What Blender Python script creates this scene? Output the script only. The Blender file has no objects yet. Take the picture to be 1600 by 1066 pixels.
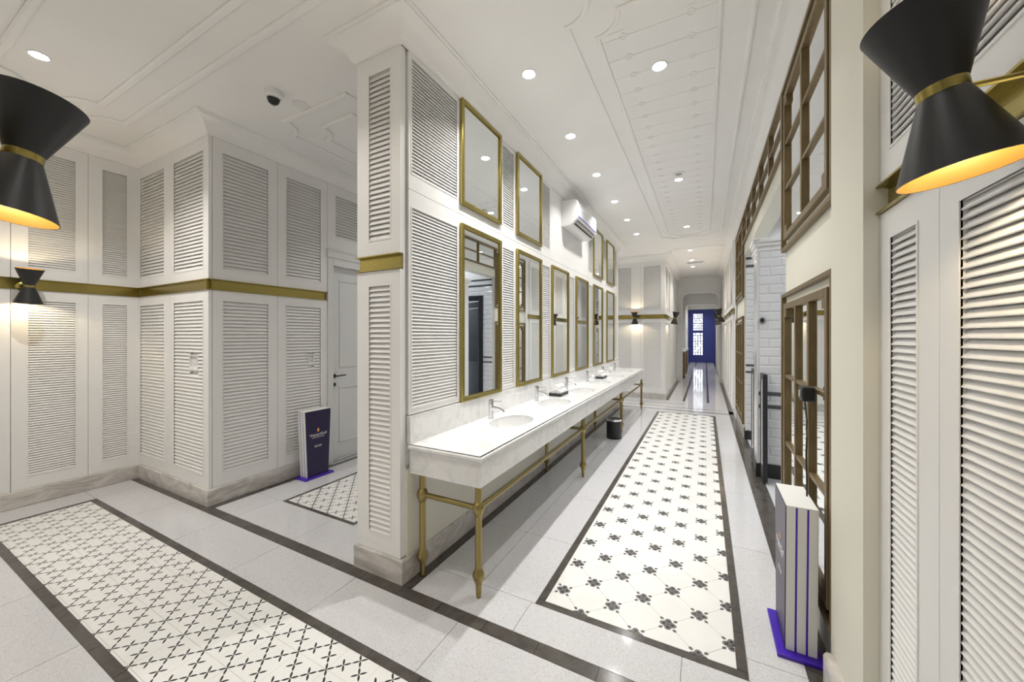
import bpy, bmesh, math, random
from mathutils import Vector, Matrix
random.seed(7)
PI = math.pi
S = bpy.context.scene
COL = S.collection

# ------------------------------------------------------------------ camera, world, sun, exposure
cam = bpy.data.cameras.new('camera'); camo = bpy.data.objects.new('camera', cam); COL.objects.link(camo)
cam.sensor_width = 36.0; cam.lens = 580.0 / 1600.0 * 36.0
cam.shift_y = -8.0 / 1600.0; cam.clip_start = 0.02; cam.clip_end = 200
camo.location = (0, 0, 1.555)
camo.rotation_euler = (PI / 2, 0, math.atan(302.0 / 580.0))
S.camera = camo
S.view_settings.view_transform = 'Standard'; S.view_settings.look = 'None'
S.view_settings.gamma = 1.0; S.view_settings.use_curve_mapping = False
S.view_settings.exposure = 0.03
w = bpy.data.worlds.new('daylight'); S.world = w; w.use_nodes = True
bg = w.node_tree.nodes['Background']
bg.inputs[0].default_value = (0.86, 0.92, 1.0, 1); bg.inputs[1].default_value = 2.8
DOWN_W = 8.6       # each ceiling spotlight
SCONCE_W = 4.5      # each half of a wall lamp

# ------------------------------------------------------------------ materials
MATS = {}
def mat(name, col, rough=0.5, metal=0.0, emit=None, estr=0.0, spec=None, coat=0.0):
    m = bpy.data.materials.new(name); m.use_nodes = True
    b = m.node_tree.nodes['Principled BSDF']
    b.inputs['Base Color'].default_value = (*col, 1); b.inputs['Roughness'].default_value = rough
    b.inputs['Metallic'].default_value = metal
    if spec is not None: b.inputs['Specular IOR Level'].default_value = spec
    if coat: b.inputs['Coat Weight'].default_value = coat; b.inputs['Coat Roughness'].default_value = 0.06
    if emit: b.inputs['Emission Color'].default_value = (*emit, 1); b.inputs['Emission Strength'].default_value = estr
    MATS[name] = m
    return m
def nd(m, t, **kw):
    n = m.node_tree.nodes.new(t)
    for k, v in kw.items(): setattr(n, k, v)
    return n
def lk(m, a, b): m.node_tree.links.new(a, b)
def bsdf(m): return m.node_tree.nodes['Principled BSDF']
def math_node(m, op, a, b=None, c=None):
    n = nd(m, 'ShaderNodeMath', operation=op)
    for i, v in enumerate((a, b, c)):
        if v is None: continue
        if isinstance(v, (int, float)): n.inputs[i].default_value = v
        else: lk(m, v, n.inputs[i])
    return n.outputs[0]
def ramp(m, fac, stops):
    r = nd(m, 'ShaderNodeValToRGB'); lk(m, fac, r.inputs[0])
    e = r.color_ramp.elements
    while len(e) < len(stops): e.new(0.5)
    for i, (p, c) in enumerate(stops): e[i].position = p; e[i].color = (*c, 1)
    return r.outputs[0]
def noise(m, scale, detail=4, rough=0.5, dist=0.0, sc=None):
    tc = nd(m, 'ShaderNodeTexCoord'); n = nd(m, 'ShaderNodeTexNoise')
    n.inputs['Scale'].default_value = scale; n.inputs['Detail'].default_value = detail
    n.inputs['Roughness'].default_value = rough; n.inputs['Distortion'].default_value = dist
    if sc:
        mp = nd(m, 'ShaderNodeMapping'); mp.inputs['Scale'].default_value = sc
        lk(m, tc.outputs['Object'], mp.inputs[0]); lk(m, mp.outputs[0], n.inputs['Vector'])
    else: lk(m, tc.outputs['Object'], n.inputs['Vector'])
    return n.outputs[0]
def bump(m, h, strength, dist=0.002):
    b = nd(m, 'ShaderNodeBump'); b.inputs['Strength'].default_value = strength; b.inputs['Distance'].default_value = dist
    lk(m, h, b.inputs['Height']); lk(m, b.outputs[0], bsdf(m).inputs['Normal'])

def painted(name, col, rough=0.42):
    m = mat(name, col, rough)
    c2 = tuple(x * 0.975 for x in col)
    lk(m, ramp(m, noise(m, 2.2, 3), [(0.35, c2), (0.65, col)]), bsdf(m).inputs['Base Color'])
    bump(m, noise(m, 260, 2), 0.04, 0.001)
    return m
painted('paint', (0.868, 0.862, 0.850)); painted('ceiling', (0.90, 0.893, 0.88), 0.7)
painted('cream', (0.80, 0.78, 0.68), 0.55); painted('doorpaint', (0.74, 0.745, 0.74), 0.4)
painted('blue', (0.040, 0.055, 0.28), 0.45)
m = mat('brass', (0.40, 0.32, 0.11), 0.27, 1.0)
lk(m, ramp(m, noise(m, 30, 3, sc=(1, 1, 14)), [(0.3, (0.33, 0.265, 0.075)), (0.7, (0.42, 0.345, 0.115))]), bsdf(m).inputs['Base Color'])
m = mat('legbrass', (0.33, 0.26, 0.105), 0.28, 1.0)
m = mat('bronze', (0.20, 0.125, 0.05), 0.38, 0.45)
lk(m, ramp(m, noise(m, 14, 5, sc=(4, 4, 0.6)), [(0.3, (0.155, 0.108, 0.046)), (0.7, (0.22, 0.157, 0.075))]), bsdf(m).inputs['Base Color'])
mat('mirror', (0.86, 0.89, 0.90), 0.012, 1.0)
mat('chrome', (0.75, 0.76, 0.78), 0.08, 1.0)
mat('ceramic', (0.82, 0.82, 0.82), 0.12, coat=0.6)
mat('black', (0.012, 0.012, 0.013), 0.38); mat('blackwood', (0.018, 0.018, 0.021), 0.4)
mat('lampblack', (0.014, 0.014, 0.015), 0.42)
mat('lampgold', (0.105, 0.053, 0.008), 0.4, 0.2)
mat('plastic', (0.82, 0.82, 0.82), 0.3); mat('greyplastic', (0.35, 0.35, 0.36), 0.4)
mat('bulb', (1, 1, 1), 0.5, emit=(1.0, 0.98, 0.94), estr=30.0)
mat('warmbulb', (1, 0.9, 0.7), 0.5, emit=(1.0, 0.80, 0.45), estr=4.0)
mat('purple', (0.055, 0.012, 0.42), 0.3); mat('plum', (0.022, 0.013, 0.060), 0.35)
mat('foam', (0.78, 0.78, 0.76), 0.6); mat('white', (0.9, 0.9, 0.9), 0.5); mat('flame', (0.9, 0.45, 0.08), 0.5)
mat('bluestrip', (0.12, 0.13, 0.45), 0.4); mat('towel', (0.85, 0.85, 0.84), 0.9)
mat('grout', (0.50, 0.49, 0.47), 0.8); mat('darkdoor', (0.016, 0.017, 0.024), 0.35)
# stone
def marble(name, base, vein, rough, scale=3.0, sc=(1, 1, 1), lo=0.40, hi=0.62):
    m = mat(name, base, rough)
    v = noise(m, scale, 9, 0.62, 1.6, sc)
    lk(m, ramp(m, v, [(lo, vein), ((lo + hi) / 2, tuple(0.5 * (a + b) for a, b in zip(base, vein))), (hi, base)]), bsdf(m).inputs['Base Color'])
    return m
marble('counter', (0.84, 0.84, 0.835), (0.72, 0.72, 0.715), 0.14, 5.0, lo=0.33, hi=0.52)
marble('basestone', (0.68, 0.65, 0.61), (0.46, 0.43, 0.40), 0.2, 3.2, (1, 1, 2.6), 0.36, 0.60)
marble('darkstone', (0.098, 0.088, 0.079), (0.066, 0.059, 0.053), 0.16, 9.0, (1, 1, 1), 0.35, 0.65)
m = mat('terrazzo', (0.70, 0.70, 0.71), 0.07)
tc = nd(m, 'ShaderNodeTexCoord'); vo = nd(m, 'ShaderNodeTexVoronoi'); vo.inputs['Scale'].default_value = 230
lk(m, tc.outputs['Object'], vo.inputs['Vector'])
sp = nd(m, 'ShaderNodeSeparateColor'); lk(m, vo.outputs['Color'], sp.inputs[0])
lk(m, ramp(m, sp.outputs[0], [(0.0, (0.45, 0.45, 0.46)), (0.10, (0.55, 0.55, 0.565)), (0.3, (0.61, 0.61, 0.63)), (0.9, (0.625, 0.625, 0.645)), (1.0, (0.70, 0.70, 0.71))]), bsdf(m).inputs['Base Color'])
# glazed wall tile
m = mat('walltile', (0.78, 0.785, 0.80), 0.10, coat=0.4)
m = mat('stripetile', (0.10, 0.10, 0.105), 0.2)
# printed floor tiles, pattern from the tile's own UVs
def print_tile(name, kind):
    m = mat(name, (0.8, 0.8, 0.77), 0.24)
    uvn = nd(m, 'ShaderNodeUVMap'); uvn.uv_map = 'tile'
    s = nd(m, 'ShaderNodeSeparateXYZ'); lk(m, uvn.outputs[0], s.inputs[0])
    u, v = s.outputs[0], s.outputs[1]
    M = lambda op, a, b=None, c=None: math_node(m, op, a, b, c)
    base = ramp(m, noise(m, 5, 4), [(0.3, (0.775, 0.772, 0.75)), (0.7, (0.825, 0.825, 0.81))])
    mix = nd(m, 'ShaderNodeMix', data_type='RGBA'); lk(m, base, mix.inputs[6])
    if kind == 'cross':
        a = M('ADD', u, v); b = M('SUBTRACT', u, v)
        cen = lambda t: M('ABSOLUTE', M('SUBTRACT', t, M('ROUND', t)))
        def petal(t):
            q = M('SUBTRACT', M('MULTIPLY', M('FRACT', M('MULTIPLY', t, 4.0)), 2.0), 1.0)
            return M('MULTIPLY', M('SUBTRACT', 1.0, M('POWER', M('ABSOLUTE', q), 2.4)), 0.034)
        pa, pb = petal(a), petal(b)
        c1 = M('LESS_THAN', cen(b), pa); c2 = M('LESS_THAN', cen(a), pb)
        ah, bh = cen(M('ADD', a, 0.5)), cen(M('ADD', b, 0.5))
        c3 = M('MULTIPLY', M('LESS_THAN', ah, pb), M('LESS_THAN', cen(b), 0.25))
        c4 = M('MULTIPLY', M('LESS_THAN', bh, pa), M('LESS_THAN', cen(a), 0.25))
        mask = M('MAXIMUM', M('MAXIMUM', c1, c2), M('MAXIMUM', c3, c4))
        lk(m, mask, mix.inputs[0]); mix.inputs[7].default_value = (0.035, 0.035, 0.038, 1)
        out = mix.outputs[2]
    else:
        x = M('ABSOLUTE', M('SUBTRACT', u, M('ROUND', u))); y = M('ABSOLUTE', M('SUBTRACT', v, M('ROUND', v)))
        hi, lo = M('MAXIMUM', x, y), M('MINIMUM', x, y)
        d2 = lambda px, py, ax, ay, cx, cy: M('ADD', M('POWER', M('ABSOLUTE', M('DIVIDE', M('SUBTRACT', px, cx), ax)), 2), M('POWER', M('ABSOLUTE', M('DIVIDE', M('SUBTRACT', py, cy), ay)), 2))
        leaf = M('LESS_THAN', d2(hi, lo, 0.052, 0.043, 0.232, 0.0), 1)
        pet = M('LESS_THAN', d2(x, y, 0.080, 0.080, 0.085, 0.085), 1)
        body = M('LESS_THAN', M('ADD', x, y), 0.15)
        dot = M('LESS_THAN', d2(x, y, 0.036, 0.036, 0.075, 0.075), 1)
        lk(m, M('MAXIMUM', M('MAXIMUM', leaf, pet), body), mix.inputs[0]); mix.inputs[7].default_value = (0.155, 0.15, 0.15, 1)
        mix2 = nd(m, 'ShaderNodeMix', data_type='RGBA'); lk(m, dot, mix2.inputs[0]); lk(m, mix.outputs[2], mix2.inputs[6])
        mix2.inputs[7].default_value = (0.02, 0.02, 0.02, 1); out = mix2.outputs[2]
    lk(m, out, bsdf(m).inputs['Base Color'])
print_tile('crosstile', 'cross'); print_tile('flowertile', 'flower')
# window glass
m = bpy.data.materials.new('glass'); m.use_nodes = True; MATS['glass'] = m
nt = m.node_tree; nt.nodes.remove(nt.nodes['Principled BSDF'])
tr = nd(m, 'ShaderNodeBsdfTransparent'); gl = nd(m, 'ShaderNodeBsdfGlossy'); gl.inputs['Roughness'].default_value = 0.02
mx = nd(m, 'ShaderNodeMixShader'); mx.inputs[0].default_value = 0.06
lk(m, tr.outputs[0], mx.inputs[1]); lk(m, gl.outputs[0], mx.inputs[2]); lk(m, mx.outputs[0], nt.nodes['Material Output'].inputs[0])

# ------------------------------------------------------------------ mesh helpers
class MB:
    def __init__(s): s.v = []; s.f = []
    def box(s, x0, x1, y0, y1, z0, z1):
        i = len(s.v)
        s.v += [(x0, y0, z0), (x1, y0, z0), (x1, y1, z0), (x0, y1, z0), (x0, y0, z1), (x1, y0, z1), (x1, y1, z1), (x0, y1, z1)]
        s.f += [tuple(i + k for k in q) for q in ((0, 3, 2, 1), (4, 5, 6, 7), (0, 1, 5, 4), (1, 2, 6, 5), (2, 3, 7, 6), (3, 0, 4, 7))]
        return s
    def prism(s, pts, a0, a1, axis='z'):
        def P(p, a): return (p[0], p[1], a) if axis == 'z' else ((a, p[0], p[1]) if axis == 'x' else (p[0], a, p[1]))
        i = len(s.v); n = len(pts)
        s.v += [P(p, a0) for p in pts] + [P(p, a1) for p in pts]
        s.f += [tuple(i + k for k in range(n))[::-1], tuple(i + n + k for k in range(n))]
        s.f += [(i + k, i + (k + 1) % n, i + n + (k + 1) % n, i + n + k) for k in range(n)]
        return s
    def tube(s, a, b, r0, r1=None, n=12, cap=True):
        r1 = r0 if r1 is None else r1
        a, b = Vector(a), Vector(b); d = (b - a).normalized()
        e = d.orthogonal().normalized(); g = d.cross(e); i = len(s.v)
        for c, r in ((a, r0), (b, r1)):
            for k in range(n):
                t = 2 * PI * k / n; s.v.append(tuple(c + e * (r * math.cos(t)) + g * (r * math.sin(t))))
        s.f += [(i + k, i + (k + 1) % n, i + n + (k + 1) % n, i + n + k) for k in range(n)]
        if cap: s.f += [tuple(i + k for k in range(n))[::-1], tuple(i + n + k for k in range(n))]
        return s
    def lathe(s, prof, c=(0, 0, 0), n=24, axis=(0, 0, 1), cap=True, sx=1, sy=1):
        ax = Vector(axis).normalized()
        if abs(ax.z) > 0.999: e, g = Vector((1, 0, 0)), Vector((0, 1, 0))
        else: e = Vector((0, 0, 1)).cross(ax).normalized(); g = ax.cross(e)
        c = Vector(c); i = len(s.v); m = len(prof)
        for r, z in prof:
            for k in range(n):
                t = 2 * PI * k / n; s.v.append(tuple(c + ax * z + e * (r * sx * math.cos(t)) + g * (r * sy * math.sin(t))))
        for j in range(m - 1):
            s.f += [(i + j * n + k, i + j * n + (k + 1) % n, i + (j + 1) * n + (k + 1) % n, i + (j + 1) * n + k) for k in range(n)]
        if cap: s.f += [tuple(i + k for k in range(n))[::-1], tuple(i + (m - 1) * n + k for k in range(n))]
        return s
    def path(s, pts, r, n=8):
        for a, b in zip(pts, pts[1:]): s.tube(a, b, r, n=n)
        for p in pts[1:-1]: s.ball(p, r, 6, n)
        return s
    def ball(s, c, r, m=8, n=14, sz=1.0):
        return s.lathe([(r * math.sin(PI * k / m) + 1e-5, -r * sz * math.cos(PI * k / m)) for k in range(m + 1)], c, n)
    def sweep(s, pts, prof, closed=False):
        # pts: XY path; prof: closed polygon of (offset to the right of travel, z)
        n = len(pts); i = len(s.v); m = len(prof); P = [Vector(p) for p in pts]
        for k in range(n):
            d0 = (P[k] - P[k - 1]).normalized() if (closed or k > 0) else None
            d1 = (P[(k + 1) % n] - P[k]).normalized() if (closed or k < n - 1) else None
            d0 = d0 or d1; d1 = d1 or d0
            n0, n1 = Vector((d0.y, -d0.x)), Vector((d1.y, -d1.x))
            mt = (n0 + n1) / max(0.2, 1 + n0.dot(n1))
            for o, z in prof: s.v.append((P[k].x + mt.x * o, P[k].y + mt.y * o, z))
        for k in range(n if closed else n - 1):
            for j in range(m):
                s.f.append((i + k * m + j, i + k * m + (j + 1) % m, i + ((k + 1) % n) * m + (j + 1) % m, i + ((k + 1) % n) * m + j))
        if not closed: s.f += [tuple(i + j for j in range(m)), tuple(i + (n - 1) * m + j for j in range(m))[::-1]]
        return s
    def mesh(s, name, smooth=True, fix=True):
        me = bpy.data.meshes.new(name); me.from_pydata(s.v, [], s.f)
        if fix:
            b = bmesh.new(); b.from_mesh(me); bmesh.ops.recalc_face_normals(b, faces=b.faces); b.to_mesh(me); b.free()
        if smooth:
            me.shade_smooth(); me.set_sharp_from_angle(angle=math.radians(35))
        me.update(); return me
    def build(s, name, mt, parent=None, loc=None, rot=None, smooth=True, bevel=0):
        me = s.mesh(name, smooth); me.materials.append(MATS[mt])
        return link(name, me, parent, loc, rot, bevel)
def link(name, me, parent=None, loc=None, rot=None, bevel=0):
    o = bpy.data.objects.new(name, me); COL.objects.link(o)
    if parent: o.parent = parent
    if loc: o.location = loc
    if rot is not None: o.rotation_euler = (0, 0, rot) if isinstance(rot, (int, float)) else rot
    if bevel:
        b = o.modifiers.new('bevel', 'BEVEL'); b.width = bevel; b.segments = 2; b.limit_method = 'ANGLE'; b.angle_limit = math.radians(40)
    return o
def tag(o, label, cat, group=None):
    o['label'] = label; o['category'] = cat
    if group: o['group'] = group
    return o
def struct(o, label=None, cat=None):
    o['kind'] = 'structure'
    if label: o['label'] = label
    if cat: o['category'] = cat
    return o
def empty(name, loc=(0, 0, 0), rot=0):
    o = bpy.data.objects.new(name, None); COL.objects.link(o); o.location = loc; o.rotation_euler = (0, 0, rot); o.empty_display_size = 0.1
    return o
def dup(root, loc=None, rot=None, label=None):
    r = root.copy(); COL.objects.link(r)
    if loc: r.location = loc
    if rot is not None: r.rotation_euler = (0, 0, rot)
    if label: r['label'] = label
    for ch in list(root.children):
        c = ch.copy(); COL.objects.link(c); c.parent = r
        for g in list(ch.children):
            d = g.copy(); COL.objects.link(d); d.parent = c
    return r

CZ = 3.53                      # ceiling height
RZ0, RZ1 = 1.98, 2.08          # brass rail
TOP = 3.39                     # foot of the cornice
ORD = ['first', 'second', 'third', 'fourth', 'fifth', 'sixth', 'seventh', 'eighth']

# ------------------------------------------------------------------ floor
floor = struct(MB().box(-5.7, 3.1, -3.1, 26.0, -0.06, -0.008).build('floor', 'grout'), 'pale terrazzo floor with dark stone bands and printed tile carpets', 'floor')
G = 0.0014
def slabs(name, mt, xs, ys, g=G):
    for x0, x1 in zip(xs, xs[1:]):
        for y0, y1 in zip(ys, ys[1:]):
            MB().box(x0 + g, x1 - g, y0 + g, y1 - g, -0.008, 0).build(name, mt, floor, smooth=False)
def cuts(a, b, step, at):
    k = math.ceil((a - at) / step + 1e-6); r = [a]
    while at + k * step < b - 1e-6:
        if at + k * step - a > 0.08 and b - (at + k * step) > 0.08: r.append(at + k * step)
        k += 1
    return r + [b]
T, D = ('terrazzo_slab', 'terrazzo'), ('stone_band', 'darkstone')
def clip(poly, x0, x1, y0, y1):
    for ax, lim, sg in ((0, x0, 1), (0, x1, -1), (1, y0, 1), (1, y1, -1)):
        out = []
        for i, p in enumerate(poly):
            q = poly[(i + 1) % len(poly)]; a, b = sg * (p[ax] - lim), sg * (q[ax] - lim)
            if a >= 0: out.append(p)
            if (a > 0 > b) or (a < 0 < b):
                t = a / (a - b); out.append(tuple(p[k] + t * (q[k] - p[k]) for k in range(4)))
        poly = out
        if len(poly) < 3: return []
    return poly
def area(p): return 0.5 * abs(sum(p[i][0] * p[(i + 1) % len(p)][1] - p[(i + 1) % len(p)][0] * p[i][1] for i in range(len(p))))
TS = 0.2093
def patterned(name, mt, rect, origin, diag, cap=300):
    x0, x1, y0, y1 = rect; ca = math.sqrt(0.5) if diag else 1.0; sa = math.sqrt(0.5) if diag else 0.0
    rest = MB(); restuv = []
    R = int(max(x1 - x0, y1 - y0) / TS * 1.6) + 4; found = []
    for i in range(-R, R):
        for j in range(-R, R):
            e = 0.0045 if mt == 'flowertile' else 0.0025
            qs = []
            for (u, v) in ((e, e), (1 - e, e), (1 - e, 1 - e), (e, 1 - e)):
                a, b = (i + u) * TS, (j + v) * TS
                qs.append((origin[0] + ca * a - sa * b, origin[1] + sa * a + ca * b, u, v))
            if max(q[0] for q in qs) < x0 or min(q[0] for q in qs) > x1 or max(q[1] for q in qs) < y0 or min(q[1] for q in qs) > y1: continue
            p = clip(qs, x0, x1, y0, y1)
            if len(p) >= 3 and area(p) > 2e-4: found.append(p)
    found.sort(key=lambda p: sum(q[0] for q in p) ** 2 / len(p) ** 2 + sum(q[1] for q in p) ** 2 / len(p) ** 2)
    def make(ps, nm):
        mb = MB(); uv = []
        for p in ps:
            i = len(mb.v); n = len(p)
            mb.v += [(q[0], q[1], 0.0) for q in p] + [(q[0], q[1], -0.008) for q in p]
            mb.f.append(tuple(range(i, i + n))); uv += [(q[2], q[3]) for q in p]
            for k in range(n):
                mb.f.append((i + k, i + n + k, i + n + (k + 1) % n, i + (k + 1) % n)); uv += [(p[k][2], p[k][3])] * 2 + [(p[(k + 1) % n][2], p[(k + 1) % n][3])] * 2
        me = mb.mesh(nm, False, False); me.materials.append(MATS[mt])
        l = me.uv_layers.new(name='tile')
        for k, c in enumerate(uv): l.data[k].uv = c
        return link(nm, me, floor)
    for p in found[:cap]: make([p], name)
    if found[cap:]: make(found[cap:], name + '_rest')['kind'] = 'stuff'
def frame_strip(x0, x1, y0, y1, w0, stepx, stepy):
    slabs(*D, cuts(x0, x1, stepx, x0 + 0.3), [y0, y0 + w0]); slabs(*D, cuts(x0, x1, stepx, x0 + 0.3), [y1 - w0, y1])
    slabs(*D, [x0, x0 + w0], cuts(y0 + w0, y1 - w0, stepy, y0 + 0.3)); slabs(*D, [x1 - w0, x1], cuts(y0 + w0, y1 - w0, stepy, y0 + 0.3))
# cross corridor carpet
frame_strip(-5.165, 0.20, 0.656, 1.313, 0.049, 0.31, 0.31)
patterned('cross_tile', 'crosstile', (-5.116, 0.151, 0.705, 1.264), (-2.195, 0.925), False)
slabs(*T, cuts(-5.5, 0.6, 0.8, -1.99), [1.313, 1.655]); slabs(*T, cuts(-5.5, 0.6, 0.8, -1.99), [-0.94, -0.14, 0.656])
slabs(*T, cuts(-1.3, 0.6, 0.8, -1.99), [-3.0, -2.2, -1.5, -0.94]); slabs(*T, [-5.5, -5.165], [0.656, 1.313]); slabs(*T, [0.20, 0.6], [0.656, 1.313])
slabs(*D, cuts(-5.5, 0.6, 0.305, -1.965), [1.655, 1.736])
# main corridor
slabs(*D, [-1.672, -1.60], cuts(1.736, 8.45, 0.6, 2.2)); slabs(*T, [-1.60, -1.25, -0.877], cuts(1.975, 8.45, 0.8, 2.66))
slabs(*T, cuts(-1.60, 0.415, 0.8, -0.90), [1.736, 1.975])
frame_strip(-0.877, 0.176, 1.975, 8.18, 0.046, 0.53, 0.58)
patterned('flower_tile', 'flowertile', (-0.831, 0.130, 2.021, 8.134), (-0.770, 2.163), True)
slabs(*T, [0.176, 0.415], cuts(1.975, 8.45, 1.08, 3.19)); slabs(*D, [0.415, 0.56], cuts(1.736, 8.45, 0.585, 3.34))
slabs(*T, [-0.877, 0.176], [8.18, 8.45])
slabs(*D, cuts(-2.09, 0.56, 0.6, 0), [8.45, 8.51])
slabs(*T, cuts(-4.0, 0.56, 0.8, -0.46), [8.51, 8.80]); slabs(*D, cuts(-2.09, 0.06, 0.6, 0), [8.80, 8.83])
slabs(*T, cuts(-2.09, 0.415, 0.8, -0.46), [8.83, 9.26]); slabs(*D, cuts(-2.09, -0.46, 0.6, 0), [9.26, 9.29])
slabs(*T, cuts(-4.0, -0.86, 0.8, -0.46), [9.29, 9.70]); slabs(*T, [-0.86, -0.46], [9.29, 9.7])
slabs(*T, [-0.46, 0.0, 0.415], [9.26, 9.7]); slabs(*D, [0.415, 0.56], cuts(8.51, 14, 0.6, 8.6))
slabs(*D, [-0.86, -0.79], cuts(9.7, 24.3, 0.6, 9.9)); slabs(*T, [-0.79, -0.48], cuts(9.7, 24.3, 0.9, 9.9)); slabs(*D, [-0.48, -0.43], cuts(9.7, 24.3, 0.9, 9.9))
slabs(*T, [-0.43, -0.19, 0.03], cuts(9.7, 24.3, 0.6, 9.9)); slabs(*D, [0.03, 0.08], cuts(9.7, 24.3, 0.9, 9.9)); slabs(*T, [0.08, 0.415], cuts(9.7, 24.3, 0.9, 9.9))
slabs(*D, [0.415, 0.56], cuts(14, 24.3, 0.6, 14))
# side passage
slabs(*D, [-3.995, -3.93], cuts(1.736, 9.0, 0.6, 2.3)); slabs(*T, [-3.93, -3.53], cuts(2.1, 8.0, 0.8, 2.9)); slabs(*T, cuts(-3.93, -2.09, 0.8, -2.79), [1.736, 2.1])
frame_strip(-3.53, -2.56, 2.1, 8.0, 0.036, 0.4, 0.6)
patterned('cross_tile', 'crosstile', (-3.494, -2.596, 2.136, 7.964), (-3.045, 2.24), False, cap=130)
slabs(*T, [-2.56, -2.09], cuts(2.1, 8.0, 0.8, 2.9)); slabs(*T, cuts(-3.93, -2.09, 0.8, -2.79), [8.0, 8.51]); slabs(*T, cuts(-4.0, -2.09, 0.8, -2.79), [8.8, 9.29])
# washroom lobby behind the opening
slabs(*T, [0.56, 1.3, 2.1, 2.95], [3.4, 4.2, 5.0, 5.8, 6.6])

# ------------------------------------------------------------------ ceiling
ceil = struct(MB().box(-5.7, 3.1, -3.1, 26.0, CZ, CZ + 0.08).build('ceiling', 'ceiling'), 'white plaster ceiling with moulded frames', 'ceiling')
def notched(x0, x1, y0, y1, r, n=8):
    pts = []
    for cx, cy, a0 in ((x0, y0, 90), (x0, y1, 0), (x1, y1, 270), (x1, y0, 180)):
        for k in range(n + 1):
            a = math.radians(a0 - 90 * k / n); pts.append((cx + r * math.cos(a), cy + r * math.sin(a)))
    # order: walk so that neighbours join up
    out = []
    for c in range(4):
        out += pts[c * (n + 1):(c + 1) * (n + 1)][::-1]
    return out
def ceil_frame(x0, x1, y0, y1, r, w0, h):
    MB().sweep(notched(x0, x1, y0, y1, r), [(-w0 / 2, CZ), (-w0 / 2, CZ - h * 0.6), (-w0 / 4, CZ - h), (w0 / 4, CZ - h), (w0 / 2, CZ - h * 0.6), (w0 / 2, CZ)], True).build('ceiling_moulding', 'ceiling', ceil)
ceil_frame(-0.785, 0.265, 2.10, 8.18, 0.17, 0.03, 0.011); ceil_frame(-0.632, 0.08, 2.275, 8.0, 0.165, 0.026, 0.011)
ceil_frame(-4.95, -1.45, 0.42, 1.40, 0.18, 0.055, 0.022); ceil_frame(-4.75, -1.65, 0.64, 1.19, 0.17, 0.05, 0.022)
ceil_frame(-3.60, -2.42, 2.06, 8.3, 0.18, 0.045, 0.022); ceil_frame(-3.37, -2.62, 2.28, 8.1, 0.17, 0.04, 0.022)
ceil_frame(-0.75, 0.40, 9.2, 13.4, 0.12, 0.03, 0.014)
# boarded panel of the corridor ceiling
yj = [2.505 + 0.2 * k for k in range(28)]
me = MB().box(-0.618, 0.066, 0.002, 0.198, CZ - 0.003, CZ).mesh('plank', False); me.materials.append(MATS['ceiling'])
for y in yj[:-1]: link('plank', me, ceil, (0, y, 0))
MB().prism([(-0.455, 2.29), (-0.097, 2.29), (-0.097, 2.45), (0.066, 2.45), (0.066, 2.503), (-0.618, 2.503), (-0.618, 2.45), (-0.455, 2.45)], CZ - 0.003, CZ).build('plank', 'ceiling', ceil, smooth=False)
me = MB().sweep([(0.032, 0), (0, 0.03), (-0.032, 0), (0, -0.03)], [(-0.003, CZ - 0.003), (-0.003, CZ - 0.006), (0.003, CZ - 0.006), (0.003, CZ - 0.003)], True).mesh('diamond', False); me.materials.append(MATS['ceiling'])
for y in yj[:-1]:
    for x in (-0.478, -0.077): link('diamond', me, ceil, (x, y, 0))

# ------------------------------------------------------------------ walls: louvred panelling
def slat_mesh(p):
    d = 0.0095 + 0.2 * p
    pr = [(0.004, 0.0), (0.0005, 0.0012), (0.0005, 0.0035), (d, p * 0.91), (d + 0.004, p * 0.91), (0.012, 0.002)]
    me = MB().prism(pr, 0, 1, 'x').mesh('slat', False); me.materials.append(MATS['paint']); return me
SLAT = {}
def slats(parent, x0, x1, z0, z1, pitch, joined, skip=None):
    n = int((z1 - z0) / pitch); p = (z1 - z0) / n
    key = round(p, 4)
    if key not in SLAT: SLAT[key] = slat_mesh(p)
    me = SLAT[key]
    if joined is not None:
        for k in range(n): joined.append((x0, x1, z0 + k * p, me))
        return
    for k in range(n):
        z = z0 + k * p; segs = [(x0, x1)]
        if skip and z + p > skip[2] and z < skip[3]: segs = [(x0, skip[0]), (skip[1], x1)]
        for a, b in segs:
            o = link('slat', me, parent, (a, 0, z)); o.scale = (b - a, 1, 1)
def join_slats(parent, items):
    mb = MB()
    for x0, x1, z, me in items:
        i = len(mb.v)
        mb.v += [(x0 + v.co.x * (x1 - x0), v.co.y, z + v.co.z) for v in me.vertices]
        mb.f += [tuple(i + k for k in p.vertices) for p in me.polygons]
    o = mb.build('slat_bank', 'paint', parent, smooth=False); o['kind'] = 'stuff'
def panel(wall, x0, x1, z0, z1, op=None, pitch=0.034, joined=None, skip=None, name='louvre_panel'):
    g = 0.0015; x0 += g; x1 -= g; z0 += g; z1 -= g
    mb = MB(); h = 0.028
    if not op: mb.box(x0, x1, 0, h, z0, z1); return mb.build('plain_panel', 'paint', wall, bevel=0.0015)
    a, b, c, d = op
    mb.box(x0, a, 0, h, z0, z1).box(b, x1, 0, h, z0, z1).box(a, b, 0, h, z0, c).box(a, b, 0, h, d, z1)
    e = 0.008
    mb.box(a - e, a, -0.003, 0.004, c - e, d + e).box(b, b + e, -0.003, 0.004, c - e, d + e).box(a, b, -0.003, 0.004, c - e, c).box(a, b, -0.003, 0.004, d, d + e)
    o = mb.build(name, 'paint', wall, smooth=False)
    slats(o if joined is None else wall, a, b, c, d, pitch, joined, skip)
    return o
def wall_slab(name, origin, rot, L, label, thick=0.12, mt='paint', z1=CZ, x0=0, face=0.028):
    return struct(MB().box(x0, L, face, thick, 0, z1).build(name, mt, None, (*origin, 0), rot), label, 'wall')
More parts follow.
